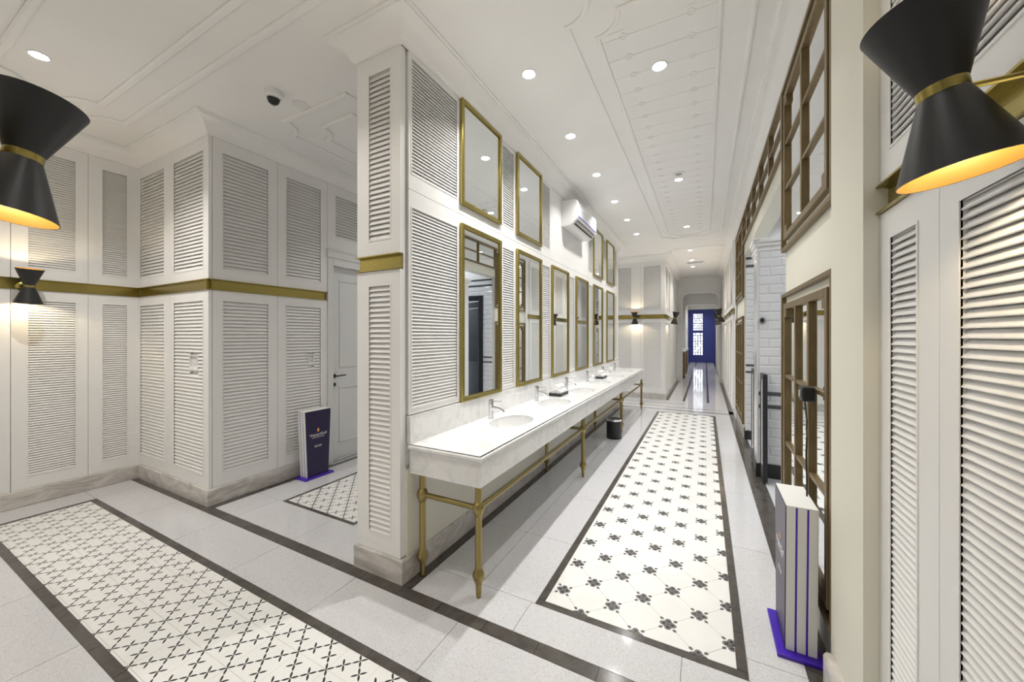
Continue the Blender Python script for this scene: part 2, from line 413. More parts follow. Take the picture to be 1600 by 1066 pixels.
def brass_rail(wall, x0, x1, z0=RZ0, z1=RZ1):
    mb = MB().box(x0, x1, 0.021, 0.027, z0, z1).box(x0, x1, -0.012, 0.027, z1 - 0.007, z1).box(x0, x1, -0.012, 0.027, z0, z0 + 0.007)
    mb.box(x0, x1, 0.013, 0.021, z0 + 0.007, z0 + 0.012).box(x0, x1, 0.013, 0.021, z1 - 0.012, z1 - 0.007)
    return mb.build('brass_rail', 'brass', wall, smooth=False)
LO, UP = (0.27, 1.88), (2.185, 3.27)
def two_rows(wall, x0, x1, a, b, pitch, joined=None, skip=None):
    panel(wall, x0, x1, 0.15, RZ0, (a, b, *LO), pitch, joined, skip); panel(wall, x0, x1, RZ1, TOP, (a, b, *UP), pitch, joined)
def plain_rows(wall, x0, x1):
    panel(wall, x0, x1, 0.15, RZ0); panel(wall, x0, x1, RZ1, TOP)

# wall_left: long wall at the end of the cross corridor
XA, YB, XC = -5.52, 1.725, -4.02
wA = wall_slab('wall_left', (XA, 0.1), PI / 2, YB + 0.1 - 0.1, 'white louvred wall closing the cross corridor')
two_rows(wA, 0.03, 0.36, 0.11, 0.28, 0.0225, joined := []); join_slats(wA, joined)
plain_rows(wA, 0.36, 0.775); two_rows(wA, 0.775, 1.247, 0.872, 1.160, 0.0225); two_rows(wA, 1.247, 1.625, 1.347, 1.528, 0.0225)
brass_rail(wA, 0, 1.645)
# wall_alcove: faces the camera between that wall and the passage
wB = wall_slab('wall_alcove', (XA, YB), 0, XC - XA - 0.03, 'white louvred wall facing the cross corridor beside the left wall')
LB = XC - XA
two_rows(wB, 0.0, 0.745, 0.04, 0.61, 0.034); two_rows(wB, 0.745, LB, 0.825, 1.40, 0.034, skip=(1.135, 1.30, 1.225, 1.375))
brass_rail(wB, -0.02, LB + 0.008)
# wall_passage: runs back into the side passage
wC = wall_slab('wall_passage', (XC, YB), PI / 2, 1.20, 'white louvred wall along the side passage with a white door', x0=0.06)
two_rows(wC, 0.03, 0.615, 0.115, 0.52, 0.034); two_rows(wC, 0.615, 1.20, 0.71, 1.112, 0.034, skip=(0.955, 1.035, 1.225, 1.345))
brass_rail(wC, -0.008, 1.20)
dz = 2.50
MB().box(1.20, 2.35, 0.028, 0.12, dz, CZ).box(2.25, 7.3, 0.028, 0.12, 0, CZ).box(1.20, 2.25, 0.10, 0.12, 0, dz).build('wall_core', 'paint', wC, smooth=False)
panel(wC, 1.20, 2.35, dz + 0.1, TOP, (1.315, 2.15, 2.77, 3.27), 0.034)
jn = []
for k in range(5): two_rows(wC, 2.36 + 0.9 * k, 3.26 + 0.9 * k, 2.5 + 0.9 * k, 3.12 + 0.9 * k, 0.034, jn)
join_slats(wC, jn); brass_rail(wC, 2.36, 6.9)
# recessed call plates in the louvres
def call_plate(wall, x0, x1, z0, z1, label):
    e = empty('switch_recess', tuple(wall.matrix_basis @ Vector(((x0 + x1) / 2, 0, z0))), wall.rotation_euler.z)
    hw, hh = (x1 - x0) / 2, z1 - z0; t = 0.012
    MB().box(-hw, -hw + t, -0.002, 0.026, 0, hh).box(hw - t, hw, -0.002, 0.026, 0, hh).box(-hw + t, hw - t, -0.002, 0.026, hh - t, hh).box(-hw + t, hw - t, -0.004, 0.026, 0, t * 2).build('surround', 'paint', e, bevel=0.002)
    MB().box(-hw + t, hw - t, 0.016, 0.022, t * 2, hh - t).build('plate', 'plastic', e)
    MB().box(-hw * 0.45, hw * 0.35, 0.010, 0.016, hh * 0.42, hh * 0.72).build('button', 'plastic', e, bevel=0.002)
    tag(e, label, 'switch')
call_plate(wB, 1.135, 1.30, 1.225, 1.375, 'small white switch recess set in louvres of the alcove wall')
call_plate(wC, 0.955, 1.035, 1.225, 1.345, 'small white switch recess set in louvres above the purple sign')
# white door in the passage
d1 = empty('door_1', (XC - 0.03, YB + 1.20 + 0.525, 0), PI / 2); struct(d1, 'white panelled door with dark lever handle beside the louvred passage wall', 'door')
hw = 0.525
MB().box(-hw, -hw + 0.075, -0.045, 0.06, 0, dz).box(hw - 0.075, hw, -0.045, 0.06, 0, dz).box(-hw + 0.075, hw - 0.075, -0.045, 0.06, dz - 0.09, dz).box(-hw - 0.01, hw + 0.01, -0.055, 0.0, dz, dz + 0.10).box(-hw - 0.02, hw + 0.02, -0.065, 0.0, dz + 0.085, dz + 0.1).build('door_frame', 'doorpaint', d1, bevel=0.004)
leaf = MB().box(-hw + 0.078, hw - 0.078, 0.02, 0.06, 0.03, dz - 0.093).build('door_leaf', 'doorpaint', d1)
for z0, z1 in ((0.22, 0.92), (1.16, 2.26)):
    mb = MB(); a = hw - 0.20; t = 0.022
    mb.box(-a, a, 0.012, 0.02, z0, z0 + t).box(-a, a, 0.012, 0.02, z1 - t, z1).box(-a, -a + t, 0.012, 0.02, z0 + t, z1 - t).box(a - t, a, 0.012, 0.02, z0 + t, z1 - t).build('panel_moulding', 'doorpaint', leaf, bevel=0.003)
h = MB().lathe([(0.025, 0), (0.025, 0.012)], (-0.40, 0.02, 1.06), 16, (0, -1, 0)).tube((-0.40, 0.02, 1.06), (-0.40, -0.035, 1.06), 0.009).tube((-0.40, -0.035, 1.06), (-0.27, -0.035, 1.065), 0.008).build('door_handle', 'black', leaf)
MB().lathe([(0.023, 0), (0.023, 0.012)], (-0.40, 0.02, 0.955), 16, (0, -1, 0)).build('lock', 'black', leaf)

# wall_pillar: narrow louvred end of the vanity wall
XV, YP = -1.685, 1.745
wP = wall_slab('wall_pillar', (-2.09, YP), 0, 0.35, 'narrow white louvred pillar at the end of the vanity wall', thick=0.05)
two_rows(wP, 0.0, 0.39, 0.115, 0.303, 0.0335); brass_rail(wP, 0.0, 0.384)
MB().box(0.355, 0.39, 0.028, 0.046, 0.15, TOP).build('corner_post', 'paint', wP)
# wall_vanity
wV = struct(MB().box(0, 6.48, 0.028, 0.405, 0, CZ).build('wall_vanity', 'paint', None, (XV, 1.79, 0), PI / 2), 'white louvred wall above the marble vanity counter', 'wall')
MIR = [2.36 + 0.957 * k for k in range(6)]; MW = 0.63; MZ = (1.04, 2.43); UZ = (2.575, 3.40)
oy = 1.79
MB().box(0.0, 6.48, 0, 0.028, 0.15, 0.70).build('plain_panel', 'cream', wV)
sk = 2.50
panel(wV, 0.012, 0.555, 1.045, sk, (0.042, 0.532, 1.085, 2.385), 0.0228); panel(wV, 0.012, 0.555, sk, TOP, (0.042, 0.532, 2.61, 3.345), 0.0228)
jn = []
for k in range(6):
    a = MIR[k] + MW - oy
    b = (MIR[k + 1] if k < 5 else 8.27) - oy
    jd = None if k < 2 else jn
    panel(wV, MIR[k] - oy - 0.015, a + 0.02, 1.045, sk)
    panel(wV, a + 0.02, b - 0.015, 1.045, sk, (a + 0.058, a + 0.275, 1.085, 2.385), 0.0228, jd)
    if k in (0, 1, 4, 5):
        panel(wV, MIR[k] - oy - 0.015, a + 0.02, sk, TOP)
        panel(wV, a + 0.02, b - 0.015, sk, TOP, (a + 0.058, a + 0.275, 2.61, 3.345), 0.0228, jd)
a, b = MIR[2] - oy - 0.015, MIR[3] + MW - oy + 0.02
panel(wV, a, b, sk, TOP)
panel(wV, b, MIR[4] - oy - 0.015, sk, TOP, (b + 0.038, b + 0.255, 2.61, 3.345), 0.0228, jn)
join_slats(wV, jn)

# wall_right
XR = 0.53
wR = struct(MB().box(0.50, XR + 0.15, 1.755, 2.135, 0, CZ).box(XR, XR + 0.15, 2.135, 3.38, 0, CZ).box(XR, XR + 0.15, 6.68, 26, 0, CZ).box(XR, XR + 0.15, 3.38, 6.68, 2.78, CZ).build('wall_right', 'cream', None), 'cream right-hand corridor wall with wide opening', 'wall')
wN = wall_slab('wall_right_near', (0.545, 1.755), -PI / 2, 4.8, 'white louvred wall right beside the near wall lamp')
two_rows(wN, 0.0, 0.373, 0.086, 0.258, 0.0235); two_rows(wN, 0.373, 0.975, 0.464, 0.889, 0.0235); two_rows(wN, 0.975, 1.53, 1.07, 1.44, 0.0235, jn := []); join_slats(wN, jn)
plain_rows(wN, 1.53, 4.75); brass_rail(wN, 0.0, 4.75)
jn = []
wF = struct(MB().box(0, 5.9, 0.0, 0.02, 0, CZ).build('wall_right_far', 'paint', None, (XR - 0.03, 14.0, 0), -PI / 2), 'white louvred panelling on the far right corridor wall', 'wall')
for k in range(7): two_rows(wF, 0.02 + 0.82 * k, 0.80 + 0.82 * k, 0.12 + 0.82 * k, 0.70 + 0.82 * k, 0.03, jn)
for o in wF.children: o.location.y -= 0.03
n0 = len(wF.children); join_slats(wF, jn)
for o in wF.children:
    if o.name.startswith('slat_bank'): o.location.y = -0.03
brass_rail(wF, 0, 5.8).location.y = -0.03
# wall_far block
YF, XF = 9.70, -0.86
wD = wall_slab('wall_far', (-4.02, YF), 0, XF + 4.02 - 0.03, 'white louvred wall facing the end of the vanity counter')
x = lambda X: X + 4.02
two_rows(wD, x(-1.27) - 0.155, x(XF), x(-1.36), x(-0.965), 0.034); two_rows(wD, x(-2.09), x(-1.425), x(-2.02), x(-1.66), 0.034)
plain_rows(wD, 0.0, x(-2.09)); brass_rail(wD, 0, x(XF) + 0.008)
wE = wall_slab('wall_far_side', (XF, YF), PI / 2, 4.3, 'white louvred wall along the left of the far corridor', x0=0.06)
two_rows(wE, 0.03, 0.72, 0.11, 0.62, 0.034, jn := []); two_rows(wE, 0.72, 1.42, 0.82, 1.32, 0.034, jn); join_slats(wE, jn); plain_rows(wE, 1.42, 4.3); brass_rail(wE, -0.008, 1.42)
# wall_near_left and rear walls
NX = -1.25
wG = struct(MB().box(-5.6, NX, 0.0, 0.072, 0, CZ).build('wall_near', 'paint'), 'white panelled wall behind the near left lamp', 'wall')
for X0, X1 in ((-2.1, NX), (-3.1, -2.1), (-4.3, -3.1), (-5.5, -4.3)):
    e = MB().box(X0 + 0.002, X1 - 0.002, 0.072, 0.1, 0.15, RZ0).box(X0 + 0.002, X1 - 0.002, 0.072, 0.1, RZ1, TOP).build('plain_panel', 'paint', wG)
    MB().box(X0, X1, 0.072, 0.079, RZ0, RZ1).box(X0, X1, 0.072, 0.112, RZ0, RZ0 + 0.007).box(X0, X1, 0.072, 0.112, RZ1 - 0.007, RZ1).build('brass_rail', 'brass', wG)
struct(MB().box(NX - 0.1, NX, -3.0, 0.0, 0, CZ).build('wall_near_return', 'paint'), 'white wall returning behind the near left lamp', 'wall')
struct(MB().box(NX - 0.1, 0.7, -3.1, -3.0, 0, CZ).build('wall_rear', 'paint'), 'white wall closing the corridor behind', 'wall')
# vanity back is the core of wall_vanity; closing walls of the lobby behind the opening
struct(MB().box(XR + 0.15, 3.0, 3.28, 3.38, 0, CZ).build('wall_lobby_near', 'paint'), 'white wall of the washroom lobby', 'wall')
struct(MB().box(2.95, 3.05, 3.28, 6.75, 0, CZ).build('wall_lobby_right', 'paint'), 'white wall at the back of the washroom lobby', 'wall')

# ------------------------------------------------------------------ tiled washroom lobby
def tiled(wall, x0, x1, z0, z1, holes=(), tw=0.20, th=0.098, stripes=(), side=False):
    full = {}
    z = z0; r = 0
    while z < z1 - 0.02:
        zz = min(z + th, z1)
        st = next((s for s in stripes if s[0] <= (z + zz) / 2 <= s[1]), None)
        xx = x0 - (tw / 2 if r % 2 else 0)
        while xx < x1 - 0.01:
            a, b = max(xx, x0), min(xx + tw, x1); xx += tw
            if b - a < 0.012: continue
            for h_ in holes:
                if a < h_[1] and b > h_[0] and z < h_[3] and zz > h_[2]:
                    if a < h_[0]: b = h_[0]
                    elif b > h_[1]: a = h_[1]
                    else: a = b
            if b - a < 0.012: continue
            w0, h0 = round(b - a - 0.003, 4), round(zz - z - 0.003, 4)
            if (w0, h0) not in full:
                i = 0.012
                mb = MB(); i = min(i, w0 * 0.3)
                mb.v += [(0, 0, 0), (w0, 0, 0), (w0, 0, h0), (0, 0, h0), (i, -0.006, i), (w0 - i, -0.006, i), (w0 - i, -0.006, h0 - i), (i, -0.006, h0 - i)]
                mb.f += [(4, 5, 6, 7), (0, 1, 5, 4), (1, 2, 6, 5), (2, 3, 7, 6), (3, 0, 4, 7)]
                full[(w0, h0)] = mb.mesh('wall_tile', False); full[(w0, h0)].materials.append(MATS['walltile'])
            link('wall_tile', full[(w0, h0)], wall, (a + 0.0015, 0, z + 0.0015))
        z = zz; r += 1
STR = ((0.80, 0.86), (0.93, 0.99))
def stripe(wall, x0, x1, zs):
    for z0, z1 in zs: MB().box(x0, x1, -0.009, 0, z0, z1).build('stripe_tile', 'stripetile', wall)
# far wall of the lobby (dark door in it)
wL = struct(MB().box(0, 0.245, 0, 0.1, 0, CZ).box(1.245, 2.3, 0, 0.1, 0, CZ).box(0.245, 1.245, 0, 0.1, 2.36, CZ).build('wall_lobby', 'grout', None, (XR + 0.01, 6.58, 0), 0), 'white tiled wall of the washroom lobby with dark stripes', 'wall')
tiled(wL, 0, 1.5, 0.13, 2.58, holes=((0.235, 1.255, 0, 2.38),)); stripe(wL, 0, 0.235, ((1.0, 1.03), (1.10, 1.13))); stripe(wL, 0, 1.5, ((2.585, 2.62), (2.70, 2.735)))
MB().box(0, 2.3, -0.004, 0, 2.735, CZ).build('upper_plaster', 'paint', wL); MB().box(0, 2.3, -0.004, 0, 2.62, 2.70).build('upper_band', 'walltile', wL)
MB().box(-0.01, 0.24, -0.012, 0, 0, 0.13).build('skirting', 'blackwood', wL)
d2 = empty('door_2', (XR + 0.01 + 0.745, 6.58, 0)); struct(d2, 'dark louvred door ajar in the tiled lobby wall', 'door')
MB().box(-0.53, -0.43, -0.03, 0.11, 0, 2.4).box(0.43, 0.53, -0.03, 0.11, 0, 2.4).box(-0.43, 0.43, -0.03, 0.11, 2.3, 2.4).build('door_frame', 'darkdoor', d2, bevel=0.005)
lf = MB().box(0, 0.10, -0.02, 0.02, 0.02, 2.28).box(0.75, 0.85, -0.02, 0.02, 0.02, 2.28).box(0.1, 0.75, -0.02, 0.02, 0.02, 1.0).box(0.1, 0.75, -0.02, 0.02, 2.16, 2.28).build('door_leaf', 'darkdoor', d2, (-0.43, 0.08, 0), math.radians(24))
for k in range(38): MB().prism([(-0.014, 0), (-0.014, 0.006), (0.014, 0.03), (0.014, 0.024)], 0.1, 0.75, 'x').build('slat', 'darkdoor', lf, (0, 0, 1.0 + 0.03 * k), smooth=False)
MB().tube((0.80, -0.02, 1.0), (0.80, -0.06, 1.0), 0.01).tube((0.80, -0.06, 1.0), (0.68, -0.06, 1.0), 0.009).build('door_handle', 'chrome', lf)
struct(MB().box(0.6, 2.4, 7.6, 7.7, 0, CZ).build('wall_beyond_door', 'walltile'), 'tiled wall beyond the dark door', 'wall')
# tiled piers in the opening
def pier(name, x0, x1, y0, y1, label, zt=2.62):
    p = struct(MB().box(0, x1 - x0, 0, y1 - y0, 0, zt - 0.12).build(name, 'walltile', None, (x0, y0, 0), 0), label, 'wall')
    tiled(p, 0.012, x1 - x0, 0.15, zt - 0.13, tw=0.2)
    MB().box(-0.004, 0.012, -0.008, y1 - y0, 0.15, zt - 0.12).build('corner_bead', 'walltile', p)
    stripe(p, 0.012, x1 - x0, ((0.76, 0.80), (0.90, 0.94)))
    MB().box(-0.015, x1 - x0, -0.014, y1 - y0, 0, 0.15).build('skirting', 'blackwood', p, bevel=0.003)
    MB().box(-0.012, x1 - x0, -0.012, y1 - y0 + 0.012, zt - 0.13, zt - 0.08).box(-0.03, x1 - x0, -0.03, y1 - y0 + 0.03, zt - 0.08, zt - 0.04).box(-0.045, x1 - x0, -0.045, y1 - y0 + 0.045, zt - 0.04, zt).build('cap_cornice', 'paint', p, bevel=0.006)
    return p
pier('wall_pier_1', 0.51, 1.35, 4.90, 5.16, 'white tiled pier with a moulded cap in the opening')
pier('wall_pier_2', 0.585, 1.35, 5.55, 5.78, 'second white tiled pier behind the first in the opening')
def low_frame(x0, y0, y1, label):
    e = empty('framed_panel', (x0, (y0 + y1) / 2, 0)); hl = (y1 - y0) / 2
    MB().box(0, 0.042, -hl, -hl + 0.05, 0.02, 1.15).box(0, 0.042, hl - 0.05, hl, 0.02, 1.15).box(0, 0.042, -hl + 0.05, hl - 0.05, 1.09, 1.15).box(0, 0.042, -hl + 0.05, hl - 0.05, 0.02, 0.17).build('frame', 'blackwood', e, bevel=0.004)
    MB().box(0.012, 0.030, -hl + 0.05, hl - 0.05, 0.17, 1.09).build('inset', 'mirror', e)
    MB().box(0.006, 0.012, -hl + 0.05, -hl + 0.064, 0.17, 1.09).box(0.006, 0.012, hl - 0.064, hl - 0.05, 0.17, 1.09).box(0.006, 0.012, -hl + 0.064, hl - 0.064, 1.076, 1.09).box(0.006, 0.012, -hl + 0.064, hl - 0.064, 0.17, 0.184).build('bead', 'plastic', e)
    tag(e, label, 'panel')
low_frame(0.535, 4.66, 4.885, 'low black framed mirror panel on the tiled pier nearest the wooden screens')
low_frame(0.512, 5.28, 5.535, 'low black framed mirror panel on the farther tiled pier')
e = empty('thermostat', (0.552, 4.892, 1.68)); MB().lathe([(0.034, 0), (0.034, 0.02), (0.026, 0.028)], (0, 0, 0.045), 20, (0, -1, 0), sy=1.3).build('case', 'greyplastic', e); MB().lathe([(0.02, 0.028), (0.019, 0.031)], (0, 0, 0.045), 16, (0, -1, 0), sy=1.3).build('face', 'black', e)
tag(e, 'small oval grey wall control on the tiled pier', 'control')

# ------------------------------------------------------------------ baseboards and cornices
BP = [(-0.01, 0.0), (0.015, 0.0), (0.015, 0.142), (0.009, 0.15), (-0.01, 0.15)]
def baseboard(name, pts, label, step=1.0, prof=BP):
    b = struct(MB().sweep(pts, prof).build(name, 'basestone'), label, 'baseboard')
    return b
baseboard('baseboard_left', [(XA, 0.1), (XA, YB), (XC, YB), (XC, YB + 1.195)], 'grey veined marble baseboard under the louvred left walls')
baseboard('baseboard_passage', [(XC, YB + 2.27), (XC, YF), (XF, YF), (XF, 13.9)], 'grey veined marble baseboard along the passage and far block')
baseboard('baseboard_pillar', [(-2.09, 8.27), (-2.09, YP), (XV, YP), (XV, 8.27), (-2.09, 8.27)], 'grey veined marble baseboard around the vanity wall')
baseboard('baseboard_right', [(XR, 14), (XR, 6.68)], 'grey veined marble baseboard under the far wooden screens')
baseboard('baseboard_near', [(0.50, 2.10), (0.50, 1.755), (0.545, 1.755), (0.545, -3)], 'thick pale marble baseboard below the near right wall', prof=[(-0.01, 0), (0.036, 0), (0.036, 0.14), (0.026, 0.155), (-0.01, 0.155)])
baseboard('baseboard_near_left', [(NX, -3), (NX, 0.1), (-5.5, 0.1)], 'grey marble baseboard under the near left wall')
CP = [(-0.01, TOP), (0.014, TOP), (0.018, TOP + 0.012), (0.03, TOP + 0.02), (0.042, TOP + 0.05), (0.068, TOP + 0.085), (0.105, TOP + 0.105), (0.135, TOP + 0.112), (0.138, TOP + 0.124), (0.152, TOP + 0.128), (0.152, CZ), (-0.01, CZ)]
def cornice(name, pts, label, closed=False): struct(MB().sweep(pts, CP, closed).build(name, 'ceiling'), label, 'cornice')
cornice('trim_1', [(XA, 0.1), (XA, YB), (XC, YB), (XC, YF), (XF, YF), (XF, 14.0)], 'white coved cornice over the left, passage and far walls')
cornice('trim_2', [(-2.09, 8.27), (-2.09, YP), (XV, YP), (XV, 8.27)], 'white coved cornice around the top of the vanity wall', True)
cornice('trim_3', [(XR, 14), (XR, 2.135), (0.50, 2.135), (0.50, 1.755), (0.545, 1.755), (0.545, -3)], 'white coved cornice along the right wall')
cornice('trim_4', [(NX, -3), (NX, 0.1), (-5.5, 0.1)], 'white coved cornice over the near left wall')

# ------------------------------------------------------------------ far end of the corridor
def portal(name, y, xl, xr, zb, label):
    p = MB().box(-1.2, xl, 0, 0.3, 0, CZ).box(xr, XR, 0, 0.3, 0, CZ)
    r = 0.22; pts = [(xl, CZ), (xl, zb - r)] + [(xl + r - r * math.cos(t), zb - r + r * math.sin(t)) for t in [PI / 2 * k / 8 for k in range(1, 9)]]
    pts += [(xr - r + r * math.sin(t), zb - r + r * math.cos(t)) for t in [PI / 2 * k / 8 for k in range(0, 9)]] + [(xr, CZ)]
    # header cut into strips so that the arch stays convex
    q = MB(); lower = pts[1:-1]
    for a, b in zip(lower, lower[1:]):
        if abs(a[0] - b[0]) > 1e-6: q.prism([(a[0], a[1]), (b[0], b[1]), (b[0], CZ), (a[0], CZ)], 0, 0.3, 'y')
    i = len(p.v); p.v += q.v; p.f += [tuple(i + k for k in f_) for f_ in q.f]
    o = struct(p.build(name, 'paint', None, (0, y, 0), smooth=False), label, 'arch')
    for X in (xl, xr):
        MB().box(X - 0.03, X + 0.03, -0.03, 0, 0, zb - 0.24).build('pilaster', 'paint', o, bevel=0.004)
        MB().box(X - 0.05, X + 0.05, -0.05, 0, zb - 0.24, zb - 0.16).build('capital', 'paint', o, bevel=0.01)
    MB().box(-0.30, -0.10, -0.012, 0, zb + 0.12, zb + 0.15).box(-0.30, -0.27, -0.012, 0, zb + 0.15, CZ - 0.15).box(0.0, 0.03, -0.012, 0, zb + 0.12, CZ - 0.15).build('header_moulding', 'paint', o)
portal('wall_arch_1', 14.0, -0.72, 0.40, 3.02, 'white portal with rounded corners across the far corridor')
portal('wall_arch_2', 18.5, -0.82, 0.46, 2.95, 'second white portal nearer the blue wall')
struct(MB().box(-1.2, -0.9, 14.0, 24.4, 0, CZ).build('wall_hall_left', 'paint'), 'white left wall of the far hall', 'wall')
YW = 24.3
wx0, wx1 = -0.64, -0.12
wb = struct(MB().box(-1.3, wx0, 0, 0.25, 0, CZ).box(wx1, 0.8, 0, 0.25, 0, CZ).box(wx0, wx1, 0, 0.25, 0, 0.42).box(wx0, wx1, 0, 0.25, 1.74, 1.86).box(wx0, wx1, 0, 0.25, 2.86, CZ).build('wall_end', 'blue', None, (0, YW, 0), smooth=False), 'deep blue wall closing the far end of the corridor', 'wall')
MB().box(-1.3, 0.8, -0.03, 0, 3.10, CZ).build('upper_band', 'ceiling', wb)
win = struct(empty('window_1', ((wx0 + wx1) / 2, YW + 0.05, 0)), 'bright window with fretwork lattice in the blue end wall', 'window')
hw = (wx1 - wx0) / 2
for z0, z1, nx, nz in ((0.42, 1.74, 4, 8), (1.86, 2.86, 5, 7)):
    MB().box(-hw, hw, 0.10, 0.105, z0, z1).build('pane', 'glass', win)
    mb = MB(); t = 0.02
    for k in range(nx + 1):
        X = -hw + 2 * hw * k / nx
        for r in range(nz):
            if 0 < k < nx and (k * 3 + r * 2) % 5 == 0: continue
            mb.box(X - t, X + t, 0.03, 0.06, z0 + (z1 - z0) * r / nz, z0 + (z1 - z0) * (r + 1) / nz)
    for r in range(nz + 1):
        Z = z0 + (z1 - z0) * r / nz
        for k in range(nx):
            if 0 < r < nz and (k * 2 + r * 3) % 4 == 0: continue
            mb.box(-hw + 2 * hw * k / nx, -hw + 2 * hw * (k + 1) / nx, 0.03, 0.06, Z - t, Z + t)
    mb.build('lattice', 'blue', win, smooth=False)
for k, (y, hh) in enumerate(((15.2, 0.98), (17.2, 0.98))):
    e = empty('console_cabinet', (-0.765, y, 0))
    MB().box(-0.12, 0.10, -0.45, 0.45, 0.10, hh).build('body', 'bronze', e, bevel=0.006)
    MB().box(-0.12, 0.125, -0.48, 0.48, hh, hh + 0.04).build('top', 'counter', e, bevel=0.006)
    for s in (-1, 1): MB().box(0.02, 0.08, s * 0.40 - 0.03, s * 0.40 + 0.03, 0.0, 0.10).build('foot', 'bronze', e)
    for s in (-1, 1): MB().box(0.10, 0.108, s * 0.21 - 0.18, s * 0.21 + 0.18, 0.16, hh - 0.05).build('door', 'bronze', e, bevel=0.004)
    tag(e, 'low brown cabinet with a white top in the far hall, ' + ('beside the first portal' if k == 0 else 'farther from the first portal'), 'cabinet')

# ------------------------------------------------------------------ wooden mirror screens on the right wall
def screen(name, y0, y1, z0, z1, cols, rows, label, X=XR, cat='screen'):
    # thin outer fillet, plaster gap, inner lattice frame over mirror panes
    e = empty(name, (X, (y0 + y1) / 2, z0)); L = (y1 - y0) / 2; Hh = z1 - z0; t = 0.026
    ring = lambda mb, l, a, b, tt, xo, xi: mb.box(-xo, xi, -l, -l + tt, a, b).box(-xo, xi, l - tt, l, a, b).box(-xo, xi, -l + tt, l - tt, a, a + tt).box(-xo, xi, -l + tt, l - tt, b - tt, b)
    ring(MB(), L, 0, Hh, t, 0.030, 0).build('outer_frame', 'bronze', e, bevel=0.003)
    g = 0.075; l2 = L - g; a, b = g, Hh - g; f = 0.042
    ring(MB(), l2, a, b, f, 0.028, 0).build('inner_frame', 'bronze', e, bevel=0.003)
    for sy in (-1, 1):
        for sz in (a, b): 
            zz = (sz + f, sz + f + 0.055) if sz == a else (sz - f - 0.055, sz - f)
            yy = sorted((sy * (l2 - f), sy * (l2 - f - 0.055)))
            MB().box(-0.026, 0, yy[0], yy[1], zz[0], zz[1]).build('corner_block', 'bronze', e, bevel=0.002)
    il, ia, ib = l2 - f, a + f, b - f; m_ = 0.019
    for k in range(1, cols):
        Y = -il + 2 * il * k / cols; MB().box(-0.026, 0, Y - m_, Y + m_, ia, ib).build('mullion', 'bronze', e, bevel=0.003)
    for r in range(1, rows):
        Z = ia + (ib - ia) * r / rows; MB().box(-0.022, 0, -il, il, Z - 0.012, Z + 0.012).build('glazing_bar', 'bronze', e, bevel=0.003)
    for k in range(cols):
        for r in range(rows):
            ya, yb = -il + 2 * il * k / cols, -il + 2 * il * (k + 1) / cols; za, zb = ia + (ib - ia) * r / rows, ia + (ib - ia) * (r + 1) / rows
            MB().box(-0.006, 0.0, ya, yb, za, zb).build('mirror_pane', 'mirror', e)
    return tag(e, label, cat)
screen('mirror_screen', 2.14, 3.38, 0.20, 1.86, 3, 3, 'lower brown wooden mirror screen with the black plug adapter')
screen('mirror_screen', 2.14, 3.38, 2.17, 3.37, 2, 3, 'upper brown wooden mirror screen right above the one with the plug')
screen('mirror_screen', 6.68, 8.09, 0.20, 1.86, 3, 3, 'lower brown wooden mirror screen past the tiled opening')
screen('mirror_screen', 6.68, 8.09, 2.14, 3.37, 2, 3, 'upper brown wooden mirror screen past the tiled opening')
for k, y in enumerate((14.6, 16.6)):
    screen('mirror_screen', y, y + 1.4, 0.20, 1.86, 3, 3, 'lower brown mirror screen in the far hall, ' + ('just past the first portal' if k == 0 else 'nearer the blue wall'))
    screen('mirror_screen', y, y + 1.4, 2.14, 3.37, 2, 3, 'upper brown mirror screen in the far hall, ' + ('just past the first portal' if k == 0 else 'nearer the blue wall'))
# long transom over the opening
e = empty('mirror_transom', (XR, 5.03, 2.94)); L = 1.65; Hh = 0.43; t = 0.03
MB().box(-0.03, 0, -L, -L + t, 0, Hh).box(-0.03, 0, L - t, L, 0, Hh).box(-0.03, 0, -L + t, L - t, 0, t).box(-0.03, 0, -L + t, L - t, Hh - t, Hh).build('outer_frame', 'bronze', e, bevel=0.003)
for k in range(1, 5):
    Y = -L + 2 * L * k / 5; MB().box(-0.026, 0, Y - 0.018, Y + 0.018, t, Hh - t).build('mullion', 'bronze', e)
MB().box(-0.022, 0, -L + t, L - t, Hh / 2 - 0.012, Hh / 2 + 0.012).build('glazing_bar', 'bronze', e)
for k in range(5):
    for z0, z1 in ((t, Hh / 2), (Hh / 2, Hh - t)): MB().box(-0.006, 0, -L + 2 * L * k / 5, -L + 2 * L * (k + 1) / 5, z0, z1).build('mirror_pane', 'mirror', e)
tag(e, 'long brown transom of mirror panes over the tiled opening', 'transom')
# plug adapter and its lead
e = empty('plug_adapter', (XR - 0.03, 2.44, 1.215))
MB().box(-0.055, 0, -0.045, 0.045, 0, 0.075).build('case', 'black', e, bevel=0.006); MB().box(-0.06, -0.055, -0.02, 0.02, 0.02, 0.055).build('socket_face', 'greyplastic', e)
tag(e, 'black plug adapter on the lower wooden mirror screen', 'adapter')
DY = -0.17
pts = [(0.46, 2.59, 1.21), (0.455, 2.52, 1.13), (0.45, 2.50, 1.09), (0.46, 2.545, 1.04), (0.46, 2.56, 0.95), (0.46, 2.545, 0.82), (0.46, 2.545, 0.65), (0.46, 2.53, 0.5), (0.465, 2.52, 0.3), (0.47, 2.50, 0.1), (0.47, 2.47, 0.008)]
tag(MB().path([(a, b + DY, c) for a, b, c in pts], 0.004).build('power_lead', 'black'), 'thin black lead hanging from the plug adapter', 'cable')

